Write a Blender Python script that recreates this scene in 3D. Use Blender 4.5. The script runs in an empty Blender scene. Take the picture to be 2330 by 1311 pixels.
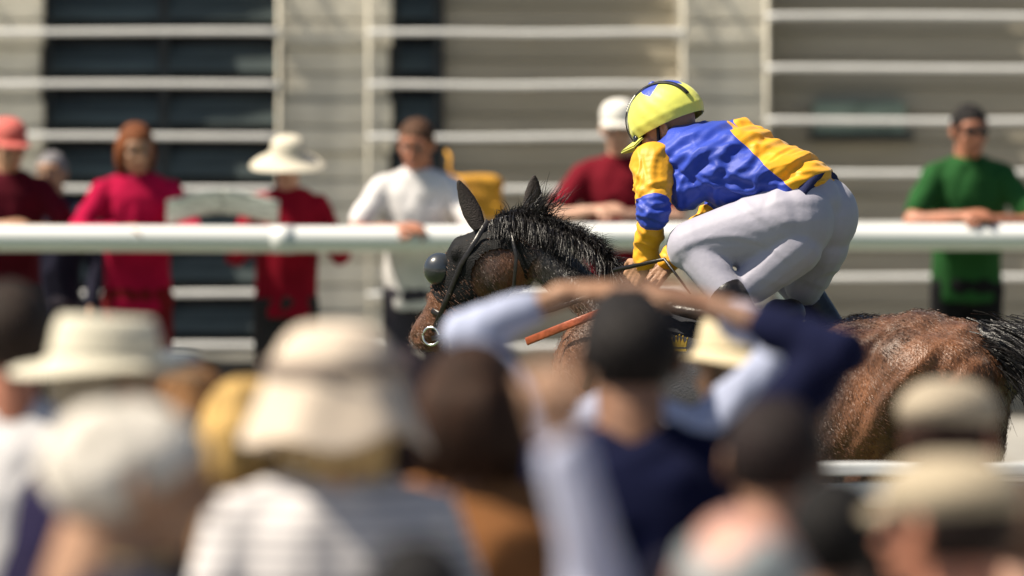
import bpy, bmesh, math, random
import numpy as np
from mathutils import Vector, Matrix
random.seed(7); rng = np.random.default_rng(7)
R = math.radians
scn = bpy.context.scene
# ---------------------------------------------------------------- camera, sky, sun, exposure
ZC, PITCH, S = 2.48, 0.0355, 4.833e-5
cam_d = bpy.data.cameras.new('camera'); cam = bpy.data.objects.new('camera', cam_d)
scn.collection.objects.link(cam); scn.camera = cam
cam.location = (0, 0, ZC); cam.rotation_euler = (math.pi/2 - PITCH, 0, 0)
cam_d.sensor_width = 36; cam_d.lens = 36/(2330*S); cam_d.clip_start = .5; cam_d.clip_end = 2000
cam_d.dof.use_dof = True; cam_d.dof.focus_distance = 30.1; cam_d.dof.aperture_fstop = 2.8
SUN_EL, SUN_AZ = R(55), R(-100)        # azimuth from +Y towards +X: the sun stands left of and behind the camera
sd = Vector((math.cos(SUN_EL)*math.sin(SUN_AZ), math.cos(SUN_EL)*math.cos(SUN_AZ), math.sin(SUN_EL)))
w = bpy.data.worlds.new('World'); scn.world = w; w.use_nodes = True
nt = w.node_tree; bg = nt.nodes['Background']
sky = nt.nodes.new('ShaderNodeTexSky'); sky.sky_type = 'NISHITA'; sky.sun_disc = False
sky.sun_elevation = SUN_EL; sky.sun_rotation = SUN_AZ % (2*math.pi)
nt.links.new(sky.outputs[0], bg.inputs[0]); bg.inputs[1].default_value = .05
sl = bpy.data.lights.new('sun', 'SUN'); sl.energy = 5.0; sl.angle = R(.5); sl.color = (1, .90, .74)
so = bpy.data.objects.new('sun', sl); scn.collection.objects.link(so)
so.rotation_euler = sd.to_track_quat('Z', 'Y').to_euler()
scn.view_settings.view_transform = 'Standard'; scn.view_settings.look = 'None'
scn.view_settings.exposure = .75; scn.view_settings.gamma = 1; scn.view_settings.use_curve_mapping = False
scn.cycles.max_bounces = 6

FW = np.array([0, math.cos(PITCH), -math.sin(PITCH)]); UP = np.array([0, math.sin(PITCH), math.cos(PITCH)])
def W(px, py, D):
    r = FW + (px-1165)*S*np.array([1., 0, 0]) + (655-py)*S*UP
    return r*(D/r[1]) + np.array([0, 0, ZC])

# ---------------------------------------------------------------- materials
M = {}
def mat(name, col, rough=.7, var=.25, scale=8., bump=.3, bscale=60., stretch=(1, 1, 1), col2=None, metal=0, sheen=0, spec=.5, coat=0, stripes=None, trans=0):
    if name in M: return M[name]
    m = bpy.data.materials.new(name); m.use_nodes = True; n = m.node_tree.nodes; l = m.node_tree.links
    b = n['Principled BSDF']; b.inputs['Roughness'].default_value = rough; b.inputs['Metallic'].default_value = metal
    b.inputs['Sheen Weight'].default_value = sheen; b.inputs['Specular IOR Level'].default_value = spec
    b.inputs['Coat Weight'].default_value = coat
    if trans: b.inputs['Transmission Weight'].default_value = trans
    tc = n.new('ShaderNodeTexCoord'); mp = n.new('ShaderNodeMapping'); mp.inputs['Scale'].default_value = stretch
    l.new(tc.outputs['Object'], mp.inputs[0])
    nz = n.new('ShaderNodeTexNoise'); nz.inputs['Scale'].default_value = scale; nz.inputs['Detail'].default_value = 6
    l.new(mp.outputs[0], nz.inputs['Vector'])
    cr = n.new('ShaderNodeValToRGB'); cr.color_ramp.elements[0].position = .35; cr.color_ramp.elements[1].position = .65
    c2 = col2 or tuple(min(1, c*(1+var)) for c in col); c1 = col if col2 else tuple(c*(1-var) for c in col)
    cr.color_ramp.elements[0].color = (*c1, 1); cr.color_ramp.elements[1].color = (*c2, 1)
    l.new(nz.outputs[0], cr.inputs[0]); out = cr.outputs[0]
    if stripes:
        sc_, ax, colS, thr = stripes
        sp = n.new('ShaderNodeSeparateXYZ'); l.new(tc.outputs['Object'], sp.inputs[0])
        a = n.new('ShaderNodeMath'); a.operation = 'MULTIPLY'; l.new(sp.outputs[ax], a.inputs[0]); a.inputs[1].default_value = sc_
        f = n.new('ShaderNodeMath'); f.operation = 'FRACT'; l.new(a.outputs[0], f.inputs[0])
        g = n.new('ShaderNodeMath'); g.operation = 'LESS_THAN'; l.new(f.outputs[0], g.inputs[0]); g.inputs[1].default_value = thr
        mx = n.new('ShaderNodeMixRGB'); l.new(g.outputs[0], mx.inputs[0]); l.new(out, mx.inputs[1]); mx.inputs[2].default_value = (*colS, 1)
        out = mx.outputs[0]
    l.new(out, b.inputs['Base Color'])
    if bump:
        n2 = n.new('ShaderNodeTexNoise'); n2.inputs['Scale'].default_value = bscale; n2.inputs['Detail'].default_value = 4
        l.new(mp.outputs[0], n2.inputs['Vector'])
        bp = n.new('ShaderNodeBump'); bp.inputs['Strength'].default_value = bump; bp.inputs['Distance'].default_value = .01
        l.new(n2.outputs[0], bp.inputs['Height']); l.new(bp.outputs[0], b.inputs['Normal'])
    M[name] = m; return m
def plane_split(m, col, planes):
    """recolour where every (point, normal) half-space holds"""
    n = m.node_tree.nodes; l = m.node_tree.links; b = n['Principled BSDF']
    src = b.inputs['Base Color'].links[0].from_socket
    tc = n.new('ShaderNodeTexCoord'); last = None
    for p, nv in planes:
        sb = n.new('ShaderNodeVectorMath'); sb.operation = 'SUBTRACT'; l.new(tc.outputs['Object'], sb.inputs[0]); sb.inputs[1].default_value = tuple(p)
        d = n.new('ShaderNodeVectorMath'); d.operation = 'DOT_PRODUCT'; l.new(sb.outputs[0], d.inputs[0]); d.inputs[1].default_value = tuple(nv)
        g = n.new('ShaderNodeMath'); g.operation = 'GREATER_THAN'; l.new(d.outputs['Value'], g.inputs[0]); g.inputs[1].default_value = 0
        if last is None: last = g.outputs[0]
        else:
            k = n.new('ShaderNodeMath'); k.operation = 'MULTIPLY'; l.new(last, k.inputs[0]); l.new(g.outputs[0], k.inputs[1]); last = k.outputs[0]
    mx = n.new('ShaderNodeMixRGB'); l.new(last, mx.inputs[0]); l.new(src, mx.inputs[1]); mx.inputs[2].default_value = (*col, 1)
    l.new(mx.outputs[0], b.inputs['Base Color'])
def skin(k):
    cols = {'pale': (.52, .30, .21), 'ruddy': (.42, .17, .10), 'tan': (.38, .21, .125), 'brown': (.24, .12, .07), 'pink': (.58, .31, .24)}
    return mat('skin_'+k, cols[k], .5, .14, 14, .25, 160)
def cloth(name, col, rough=.9, **k): return mat(name, col, rough, .16, 5, .25, 220, spec=.15, **k)

# ---------------------------------------------------------------- objects
def link(o, parent=None):
    scn.collection.objects.link(o)
    if parent: o.parent = parent
    return o
def thing(name, label, cat, loc=(0, 0, 0), rz=0, group=None, kind=None):
    o = bpy.data.objects.new(name, None); link(o); o.empty_display_size = .2
    o.location = loc; o.rotation_euler = (0, 0, rz); tag(o, label, cat, group, kind); return o
def tag(o, label=None, cat=None, group=None, kind=None):
    if label: o['label'] = label
    if cat: o['category'] = cat
    if group: o['group'] = group
    if kind: o['kind'] = kind
    return o
def meshobj(name, vf, material, parent=None, smooth=True):
    me = bpy.data.meshes.new(name)
    if isinstance(vf, bmesh.types.BMesh): vf.to_mesh(me); vf.free()
    else:
        v, f = vf; me.from_pydata([tuple(p) for p in v], [], [tuple(int(i) for i in q) for q in f])
    ms = material if isinstance(material, (list, tuple)) else [material]
    for m_ in ms: me.materials.append(m_)
    if smooth: me.polygons.foreach_set('use_smooth', [True]*len(me.polygons))
    me.update()
    return link(bpy.data.objects.new(name, me), parent)

# ---------------------------------------------------------------- shape kit (vertex/face arrays)
def _frame(d):
    d = np.array(d, float); d /= np.linalg.norm(d)+1e-12
    a = np.array([0, 0, 1.]) if abs(d[2]) < .9 else np.array([1., 0, 0])
    u = np.cross(a, d); u /= np.linalg.norm(u); return u, np.cross(d, u), d
def ell(c, r, rot=None, nu=20, nv=14):
    v = []; f = []
    for i in range(1, nv):
        t = math.pi*i/nv
        for j in range(nu):
            p = 2*math.pi*j/nu; v.append((math.sin(t)*math.cos(p), math.sin(t)*math.sin(p), math.cos(t)))
    v = [(0, 0, 1)]+v+[(0, 0, -1)]; v = np.array(v)*np.array(r)
    if rot is not None: v = v @ np.array(rot.to_3x3() if hasattr(rot, 'to_3x3') else rot).T
    v = v+np.array(c); L = len(v)-1
    for j in range(nu):
        k = (j+1) % nu
        f.append((0, 1+j, 1+k)); b = 1+(nv-2)*nu; f.append((L, b+k, b+j))
        for i in range(nv-2):
            a = 1+i*nu; f.append((a+j, a+nu+j, a+nu+k, a+k))
    return v, f
def cap(p0, p1, r0, r1, n=14, flat=1., fdir=None):
    """tapered capsule; flat < 1 squeezes it along fdir"""
    p0 = np.array(p0, float); p1 = np.array(p1, float); u, v_, d = _frame(p1-p0)
    if fdir is not None:
        v_ = np.array(fdir, float); v_ -= d*v_.dot(d); v_ /= np.linalg.norm(v_)+1e-9; u = np.cross(v_, d)
    L = np.linalg.norm(p1-p0); rings = []
    for k in range(5):
        a = math.pi/2*(1-k/4.); rings.append((-math.sin(a)*r0, max(math.cos(a), .02)*r0))
    for k in range(5):
        a = math.pi/2*k/4.; rings.append((L+math.sin(a)*r1, max(math.cos(a), .02)*r1))
    V = []
    for z, r in rings:
        for j in range(n):
            t = 2*math.pi*j/n; V.append(p0+d*z+u*math.cos(t)*r+v_*math.sin(t)*r*flat)
    F = [tuple(range(n))[::-1]]
    for i in range(len(rings)-1):
        for j in range(n):
            k = (j+1) % n; F.append((i*n+j, i*n+k, i*n+n+k, i*n+n+j))
    F.append(tuple(range((len(rings)-1)*n, len(rings)*n)))
    return np.array(V), F
def loft(rings, n=28, close=True):
    """rings: (centre, u*ru, v*rv)"""
    V = []; F = []
    for c, u, v in rings:
        c, u, v = map(lambda q: np.array(q, float), (c, u, v))
        for j in range(n):
            t = 2*math.pi*j/n; V.append(c+u*math.cos(t)+v*math.sin(t))
    for i in range(len(rings)-1):
        for j in range(n):
            k = (j+1) % n; F.append((i*n+j, i*n+k, i*n+n+k, i*n+n+j))
    if close: F.append(tuple(range(n))[::-1]); F.append(tuple(range((len(rings)-1)*n, len(rings)*n)))
    return np.array(V), F
def join(ps):
    V = []; F = []; o = 0
    for v, f in ps:
        V.append(np.asarray(v)); F += [tuple(i+o for i in q) for q in f]; o += len(v)
    return np.concatenate(V), F
def remesh(ps, vox, smooth=2):
    v, f = join(ps); me = bpy.data.meshes.new('t'); me.from_pydata(v.tolist(), [], f)
    bm = bmesh.new(); bm.from_mesh(me); bmesh.ops.recalc_face_normals(bm, faces=bm.faces); bm.to_mesh(me); bm.free()
    o = bpy.data.objects.new('t', me); scn.collection.objects.link(o)
    md = o.modifiers.new('r', 'REMESH'); md.mode = 'VOXEL'; md.voxel_size = vox
    if smooth:
        ms = o.modifiers.new('s', 'SMOOTH'); ms.iterations = smooth; ms.factor = .6
    dg = bpy.context.evaluated_depsgraph_get(); ev = o.evaluated_get(dg); e = ev.to_mesh()
    n = len(e.vertices); V = np.empty(n*3); e.vertices.foreach_get('co', V); V = V.reshape(-1, 3)
    N = np.empty(n*3); e.vertices.foreach_get('normal', N); N = N.reshape(-1, 3)
    F = [tuple(p.vertices) for p in e.polygons]
    ev.to_mesh_clear(); bpy.data.objects.remove(o); bpy.data.meshes.remove(me)
    return V, F, N
def folds(V, N, amp, freq, dirv=(0, 0, 1), stretch=.25, seed=0, ridge=True):
    """creases running along dirv"""
    u, v_, d = _frame(dirv); a = V@u*freq; b = V@v_*freq; c = V@d*freq*stretch
    s = seed*1.7
    wx = np.sin(b*1.3+c*2.1+s)+.5*np.sin(c*3.7+a*.6+s*2); wy = np.sin(a*1.1+c*1.7+s*.6)
    h = np.sin(a*2+wx*1.6+s)*.6+np.sin(b*2.3+wy*1.7+c+s*1.3)*.5+.35*np.sin(a*4.7+b*3.9+wx*2+s)
    if ridge: h = 1-np.abs(h)*1.3
    return V+N*(h*amp)[:, None]
def tube(path, r, n=8, closed=False):
    P = [np.array(p, float) for p in path]; rings = []
    for i, p in enumerate(P):
        a = P[max(i-1, 0)]; b = P[min(i+1, len(P)-1)]
        if closed: a = P[(i-1) % len(P)]; b = P[(i+1) % len(P)]
        u, v_, d = _frame(b-a); rr = r[i] if hasattr(r, '__len__') else r; rings.append((p, u*rr, v_*rr))
    if closed: rings.append(rings[0])
    return loft(rings, n, not closed)
def box(x0, x1, y0, y1, z0, z1, bev=0):
    bm = bmesh.new(); bmesh.ops.create_cube(bm, size=1)
    for v in bm.verts: v.co = Vector(((x0+x1)/2+v.co.x*(x1-x0), (y0+y1)/2+v.co.y*(y1-y0), (z0+z1)/2+v.co.z*(z1-z0)))
    if bev: bmesh.ops.bevel(bm, geom=bm.edges[:], offset=bev, segments=2, affect='EDGES')
    return bm

# ================================================================ ground
TZ = -.2
def sheet(name, x0, x1, y0, y1, z, m, nx=1):
    return tag(meshobj(name, (np.array([(x0, y0, z), (x1, y0, z), (x1, y1, z), (x0, y1, z)]), [(0, 1, 2, 3)]), m, smooth=False), kind='structure')
grassm = mat('turf', (.045, .075, .02), .9, .4, 3, .8, 90, col2=(.075, .10, .03))
sheet('ground', -600, 600, -300, 900, TZ-.3, mat('earth', (.10, .085, .06), .95, .3, 1))
tag(meshobj('track_turf', box(-60, 60, 25.2, 43.3, TZ-.29, TZ), grassm, smooth=False), kind='structure')
conc = mat('concrete', (.30, .29, .27), .9, .15, 2, .4, 40)
tag(meshobj('near_terrace', box(-30, 30, -12, 25.196, TZ-.28, 0), conc, smooth=False), kind='structure')
tag(meshobj('far_path', box(-30, 30, 43.304, 49.9, TZ-.28, 0), conc, smooth=False), kind='structure')

# ================================================================ pavilion behind the far crowd
DB = 50.
def bx(px, D=DB): return (px-1165)*S*D
def bz(py, D=DB): return W(0, py, D)[2]
board_m = mat('painted_board', (.34, .305, .235), .7, .22, 3, .25, 25, stretch=(.2, 1, 3))
pil_m = mat('pillar_render', (.62, .58, .48), .8, .2, 4, .4, 30)
frame_m = mat('dark_frame', (.012, .015, .018), .5, .2, 5, .1)
glass_m = mat('louvre_glass', (.045, .062, .064), .45, .6, 2.5, .05, 6, stretch=(.5, 1, 4), spec=.4)
dark_m = mat('dark_interior', (.006, .007, .008), .9, .3, 2)
pav = thing('pavilion', 'grey weatherboarded pavilion with pale pillars and dark louvred windows behind the far crowd', 'building', (0, DB, 0))
def pv(name, bm, m, sm=False, par=None):
    o = meshobj(name, bm, m, par or pav, sm); return o
backing = pv('wall', box(-13, 13, .12, .4, 0, 5.2), board_m)
BH = 62*S*DB
segs = [(-1500, -260), (1010, 1545), (1740, 3600)]
for x0, x1 in segs:
    L = (bx(x1)-bx(x0))
    n = max(1, round(L/2.2)); w_ = L/n
    bm0 = bmesh.new()
    prof = [(0, 0), (-.026, .0), (-.010, BH-.008), (0, BH-.008)]   # lapped board: thick at its foot, thin above
    vs = [[bm0.verts.new((sx*(w_/2-.002), y, z)) for y, z in prof] for sx in (-1, 1)]
    for i in range(4): bm0.faces.new((vs[0][i], vs[0][(i+1) % 4], vs[1][(i+1) % 4], vs[1][i]))
    bm0.faces.new(vs[0][::-1]); bm0.faces.new(vs[1])
    bmesh.ops.recalc_face_normals(bm0, faces=bm0.faces)
    me = bpy.data.meshes.new('board'); bm0.to_mesh(me); bm0.free(); me.materials.append(board_m)
    for r in range(int(5.0/BH)):
        for k in range(n):
            o = bpy.data.objects.new('board', me); link(o, pav)
            o.location = (bx(x0)+(k+.5)*w_, .1+random.uniform(-.003, .003), .012+r*BH); o.rotation_euler = (0, random.uniform(-.0006, .0006), 0)
# pillars of stacked blocks, every second one proud
for x0, x1 in [(-260, 95), (650, 885), (1545, 1740)]:
    pl = pv('pillar', box(bx(x0)+.02, bx(x1)-.02, -.05, .119, 0, 5.1), pil_m)
    hb = .145; me = {}
    for q in range(2):
        d = .03*q; b_ = box(-(bx(x1)-bx(x0))/2-d*.6, (bx(x1)-bx(x0))/2+d*.6, -.16-d, -.051, .004, hb-.004, .008)
        me[q] = bpy.data.meshes.new('block'); b_.to_mesh(me[q]); b_.free(); me[q].materials.append(pil_m)
    for r in range(int(5/hb)):
        o = bpy.data.objects.new('block', me[(r//2) % 2]); link(o, pl); o.location = ((bx(x0)+bx(x1))/2, random.uniform(-.004, .004), r*hb)
# louvred windows
for x0, x1 in [(95, 650), (885, 1010)]:
    zb = bz(800); wn = pv('window', box(bx(x0), bx(x1), .085, .118, zb, 5.0), dark_m)
    pv('apron', box(bx(x0), bx(x1), -.02, .1, 0, zb-.05), mat('window_apron', (.03, .03, .033), .7), par=wn)
    pv('sill', box(bx(x0), bx(x1), -.09, .1, zb-.048, zb-.002), pil_m, par=wn)
    fr = []
    for xx in (bx(x0)+.03, bx(x1)-.03)+(((bx(x0)+bx(x1))/2,) if x1-x0 > 300 else ()):
        pv('mullion', box(xx-.022, xx+.022, 0, .084, zb, 5.0), frame_m, par=wn)
    z = bz(135)-.288*5-.07; hw = (bx(x1)-bx(x0))/2
    for q in range(60):
        if z > 4.9: break
        if z < zb+.02: z += .288; continue
        b_ = box(-hw+.05, hw-.05, -.004, .004, -.075, .075)
        o = pv('louvre', b_, glass_m, par=wn); o.location = ((bx(x0)+bx(x1))/2, .035, z+.07); o.rotation_euler = (R(-24+random.uniform(-5, 5)), 0, random.uniform(-.01, .01))
        z += .288
pv('wall_panel', box(bx(1850), bx(2060), -.02, .075, bz(305), bz(232), .01), mat('pale_green_paint', (.19, .25, .20), .6))
pv('shelf', box(bx(1840), bx(2080), -.06, .075, bz(318), bz(307), .004), frame_m)

# white tubular railing before the pavilion
wt = mat('white_tube', (.78, .78, .76), .35, .05, 4, .05, coat=.3)
DR = 49.72
for (x0, x1, y0, lab) in [(-900, 640, 72, 'white tubular barrier of stacked horizontal bars across the wide dark window'),
                          (835, 1560, 74, 'white tubular barrier of stacked horizontal bars between the two pale pillars'),
                          (1740, 3100, 36, 'white tubular barrier with slightly higher bars at the right, behind the man in green')]:
    t = thing('tubular_barrier', lab, 'barrier', (bx((x0+x1)/2, DR), DR, 0), 0, 'tubular barriers along the pavilion')
    hl = (bx(x1, DR)-bx(x0, DR))/2
    for k in range(-2, 8):
        z = bz(y0+119*k, DR)
        if z < .12: continue
        o = meshobj('bar', tube([(-hl+2*hl*i/40, 0, .003*math.sin(i*.22+k)) for i in range(41)], .0165, 10), wt, t); o.location.z = z
    for xx in (-hl+.012, hl-.012): meshobj('post', tube([(xx, .0, 0), (xx, .0, 2.75)], .013, 10), pil_m, t)
    for k in range(-2, 8):
        z = bz(y0+119*k, DR)
        if z < .12: continue
        for xx in (-hl+.04, 0, hl-.04): o = meshobj('bracket', box(-.012, .012, 0, .36, -.012, .012, .003), wt, t, False); o.location = (xx, 0, z-.012)

# ================================================================ far running rail
def running_rail(D, zc_, r, lab, spacing, xr, green=True):
    t = thing('running_rail', lab, 'rail', (0, D, TZ), 0, 'running rails of the racecourse')
    pth = [(x, 0, zc_-TZ+.006*math.sin(x*.9)+.003*math.sin(x*2.3)) for x in np.linspace(-xr, xr, 90)]
    meshobj('rail_tube', tube(pth, r, 28), mat('white_plastic_rail', (.80, .81, .80), .35, .07, 2, .06, 20, stretch=(.4, 1, 3), coat=.15), t)
    for x in np.arange(1.3-6*spacing/2, xr, spacing/2): meshobj('joint_sleeve', tube([(x-.055, 0, zc_-TZ+.006*math.sin(x*.9)+.003*math.sin(x*2.3)), (x+.055, 0, zc_-TZ+.006*math.sin(x*.9)+.003*math.sin(x*2.3))], r+.0035, 28), M['white_plastic_rail'], t)
    for x in (1.3-2*spacing, 1.3-spacing, 1.3, 1.3+spacing, 1.3+2*spacing):
        meshobj('post', tube([(x, .10, 0), (x, .10, zc_-TZ-.25), (x, .06, zc_-TZ-.12), (x, 0, zc_-TZ-r+.01)], .026, 12), M['white_plastic_rail'], t)
DRF = 43.6
zr = W(0, 541, DRF)[2]
running_rail(DRF, zr, .063, 'thick round white running rail on the far side of the track under the far spectators', 4.8, 14)
# near rail: flat cap over a panel
DN = 26.
t = thing('near_rail', 'flat topped white rail low at the right, between the near crowd and the horse', 'rail', (0, DN, TZ), 0, 'running rails of the racecourse')
zt = W(0, 1052, DN)[2]-TZ
meshobj('top_bar', box(-12, 12, -.05, .05, zt-.033, zt, .006), M['white_plastic_rail'], t, False)
meshobj('lower_bar', box(-12, 12, -.03, .03, zt-.125, zt-.055, .006), M['white_plastic_rail'], t, False)
for x in np.arange(-11.5, 12, 2.3): meshobj('post', box(x-.03, x+.03, .031, .085, 0, zt-.034, .005), M['white_plastic_rail'], t, False)

# ================================================================ people kit
def gauss(V, c, s, a): return a*np.exp(-(((V-np.array(c))/np.array(s))**2).sum(1))
def head_mesh(vox=.0045, jaw=1., nose=1.):
    ps = [ell((0, -.012, .022), (.077, .096, .090)), ell((0, .030, -.045), (.058, .062, .075)), ell((0, .052, -.088), (.032, .030, .027)),
          ell((0, .02, .03), (.070, .074, .062)), cap((0, .086, .018), (0, .108*nose, -.026), .009, .0135), ell((-.012, .093, -.031), (.009, .012, .008)), ell((.012, .093, -.031), (.009, .012, .008)),
          ell((0, .081, -.062), (.024, .014, .0075)), ell((0, .079, -.073), (.021, .014, .008)),
          cap((-.05, .066, .034), (.05, .066, .034), .014, .014), ell((-.043, .06, -.02), (.022, .022, .018)), ell((.043, .06, -.02), (.022, .022, .018)),
          cap((0, -.03, -.05), (0, -.045, -.17), .055*jaw, .062)]
    for s in (-1, 1):
        rot = Matrix.Rotation(s*R(22), 3, 'Z')@Matrix.Rotation(R(-8), 3, 'X')
        ps += [ell((s*.083, -.012, .003), (.008, .020, .034), rot), ell((s*.079, -.006, -.02), (.008, .013, .016), rot)]
    V, F, N = remesh(ps, vox, 3)
    for s in (-1, 1):
        V = V-N*gauss(V, (s*.031, .088, .008), (.019, .03, .014), .014)[:, None]
        V = V-N*gauss(V, (s*.090, -.005, .008), (.008, .010, .018), .005)[:, None]
    V = V-N*gauss(V, (0, .10, -.0675), (.022, .03, .0022), .004)[:, None]
    return V, F
HEAD = {k: head_mesh(v) for k, v in (('fine', .0045), ('far', .006))}
def hand(wr, d, nrm, side, curl=.4, vox=.0042):
    """palm + four unequal fingers + thumb from the wrist along d, palm facing nrm"""
    wr = np.array(wr, float); d = np.array(d, float); d /= np.linalg.norm(d); nrm = np.array(nrm, float); nrm -= d*nrm.dot(d); nrm /= np.linalg.norm(nrm)+1e-9
    x = np.cross(d, nrm)*side
    ps = [cap(wr-d*.03, wr+d*.02, .027, .028, flat=.72, fdir=nrm)]
    for k, o in enumerate((-.030, -.010, .010, .029)):
        ps.append(cap(wr+d*.02+x*o*.7, wr+d*.085+x*o, .016, .0125, 10))
        L = (.036, .043, .040, .031)[k]; p = wr+d*(.088-abs(o)*.12)+x*o; a = curl*.7
        for q in range(3):
            dd = d*math.cos(a)+nrm*math.sin(a)+x*o*1.2; dd = dd/np.linalg.norm(dd); p2 = p+dd*L*(1, .72, .58)[q]
            ps.append(cap(p, p2, .0092-.0008*q, .0085-.0009*q, 8)); p = p2; a += curl*1.05
    b = wr+d*.028-x*.022; t1 = b+(d*.6-x*.72+nrm*.30)*.042; t2 = t1+(d*.85-x*.30+nrm*.40)*.034
    ps += [cap(b, t1, .015, .0115, 8), cap(t1, t2, .011, .009, 8)]
    V, F, N = remesh(ps, vox, 1); return V, F
def T(V, M3, c): return V@np.array(M3).T+np.array(c)

SHO = lambda s: np.array((s*.178, 0, 1.42))
REST = {'e': (.245, -.03, 1.16), 'w': (.255, .06, .92)}
def arm_pts(spec, s):
    sh = SHO(s); e = np.array(spec['e'], float)*np.array((s, 1, 1)); w_ = np.array(spec['w'], float)*np.array((s, 1, 1))
    e = sh+(e-sh)/np.linalg.norm(e-sh)*.285; w_ = e+(w_-e)/np.linalg.norm(w_-e)*.255
    return sh, e, w_
def hairshell(head_m, style, m, par, seed=0):
    """style: short, long, bald, bob, fringe"""
    V, F = ell((0, 0, 0), (1, 1, 1), None, 90, 64); V = np.array(V)
    r = np.array((.083, .103, .098)); P = V*r+np.array((0, -.014, .026))
    az = np.arctan2(V[:, 0], V[:, 1])          # 0 = front
    front = np.clip((np.cos(az)+.15)/.9, 0, 1)
    line = .062*front-.05*(1-front)-.012
    if style == 'bald': line = .2*front-.035*(1-front)+np.where(V[:, 2] > .62, 1., 0)*0
    if style in ('long', 'bob'): line = .055*front-.16*(1-front)
    above = P[:, 2]-line
    if style == 'bald': above = np.minimum(above, .055-P[:, 2]+.02*np.sin(az*3))
    k = 1/(1+np.exp(-above/.006))
    st = np.sin(az*37+V[:, 2]*9+seed)*.4+np.sin(az*71+V[:, 2]*23+seed*3)*.3+np.sin(az*13-V[:, 2]*14+seed)*.6
    mul = .86+.16*k+(st*.016+.02*(style in ('bob', 'long', 'fluffy')))*k
    if style == 'fluffy': mul = mul+.07*k*(.5+.5*np.sin(az*5+seed)*np.sin(V[:, 2]*7))
    P = (P-np.array((0, -.014, .026)))*mul[:, None]+np.array((0, -.014, .026))
    ps = [(P, F)]
    if style in ('long', 'bob'):
        low = -.24 if style == 'long' else -.13; g = []
        for i in range(46):
            a = R(68+i*224/45.); x0 = math.sin(a)*.078; y0 = math.cos(a)*.088-.016
            pth = [(x0*q_, y0*q_-.01*(1-z_), z_*low/-1*-1 if False else .06+(low-.06)*z_) for q_, z_ in ((.9, 0), (1.1, .3), (1.16, .6), (1.08+.08*math.sin(i*2.3), 1.+.06*math.sin(i*5)))]
            g.append(tube(pth, [.012, .014, .012, .003], 6))
        ps += g
    V, F = join(ps); V = T(V, head_m[0], head_m[1])
    return meshobj('hair', (V, F), m, par)
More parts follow.
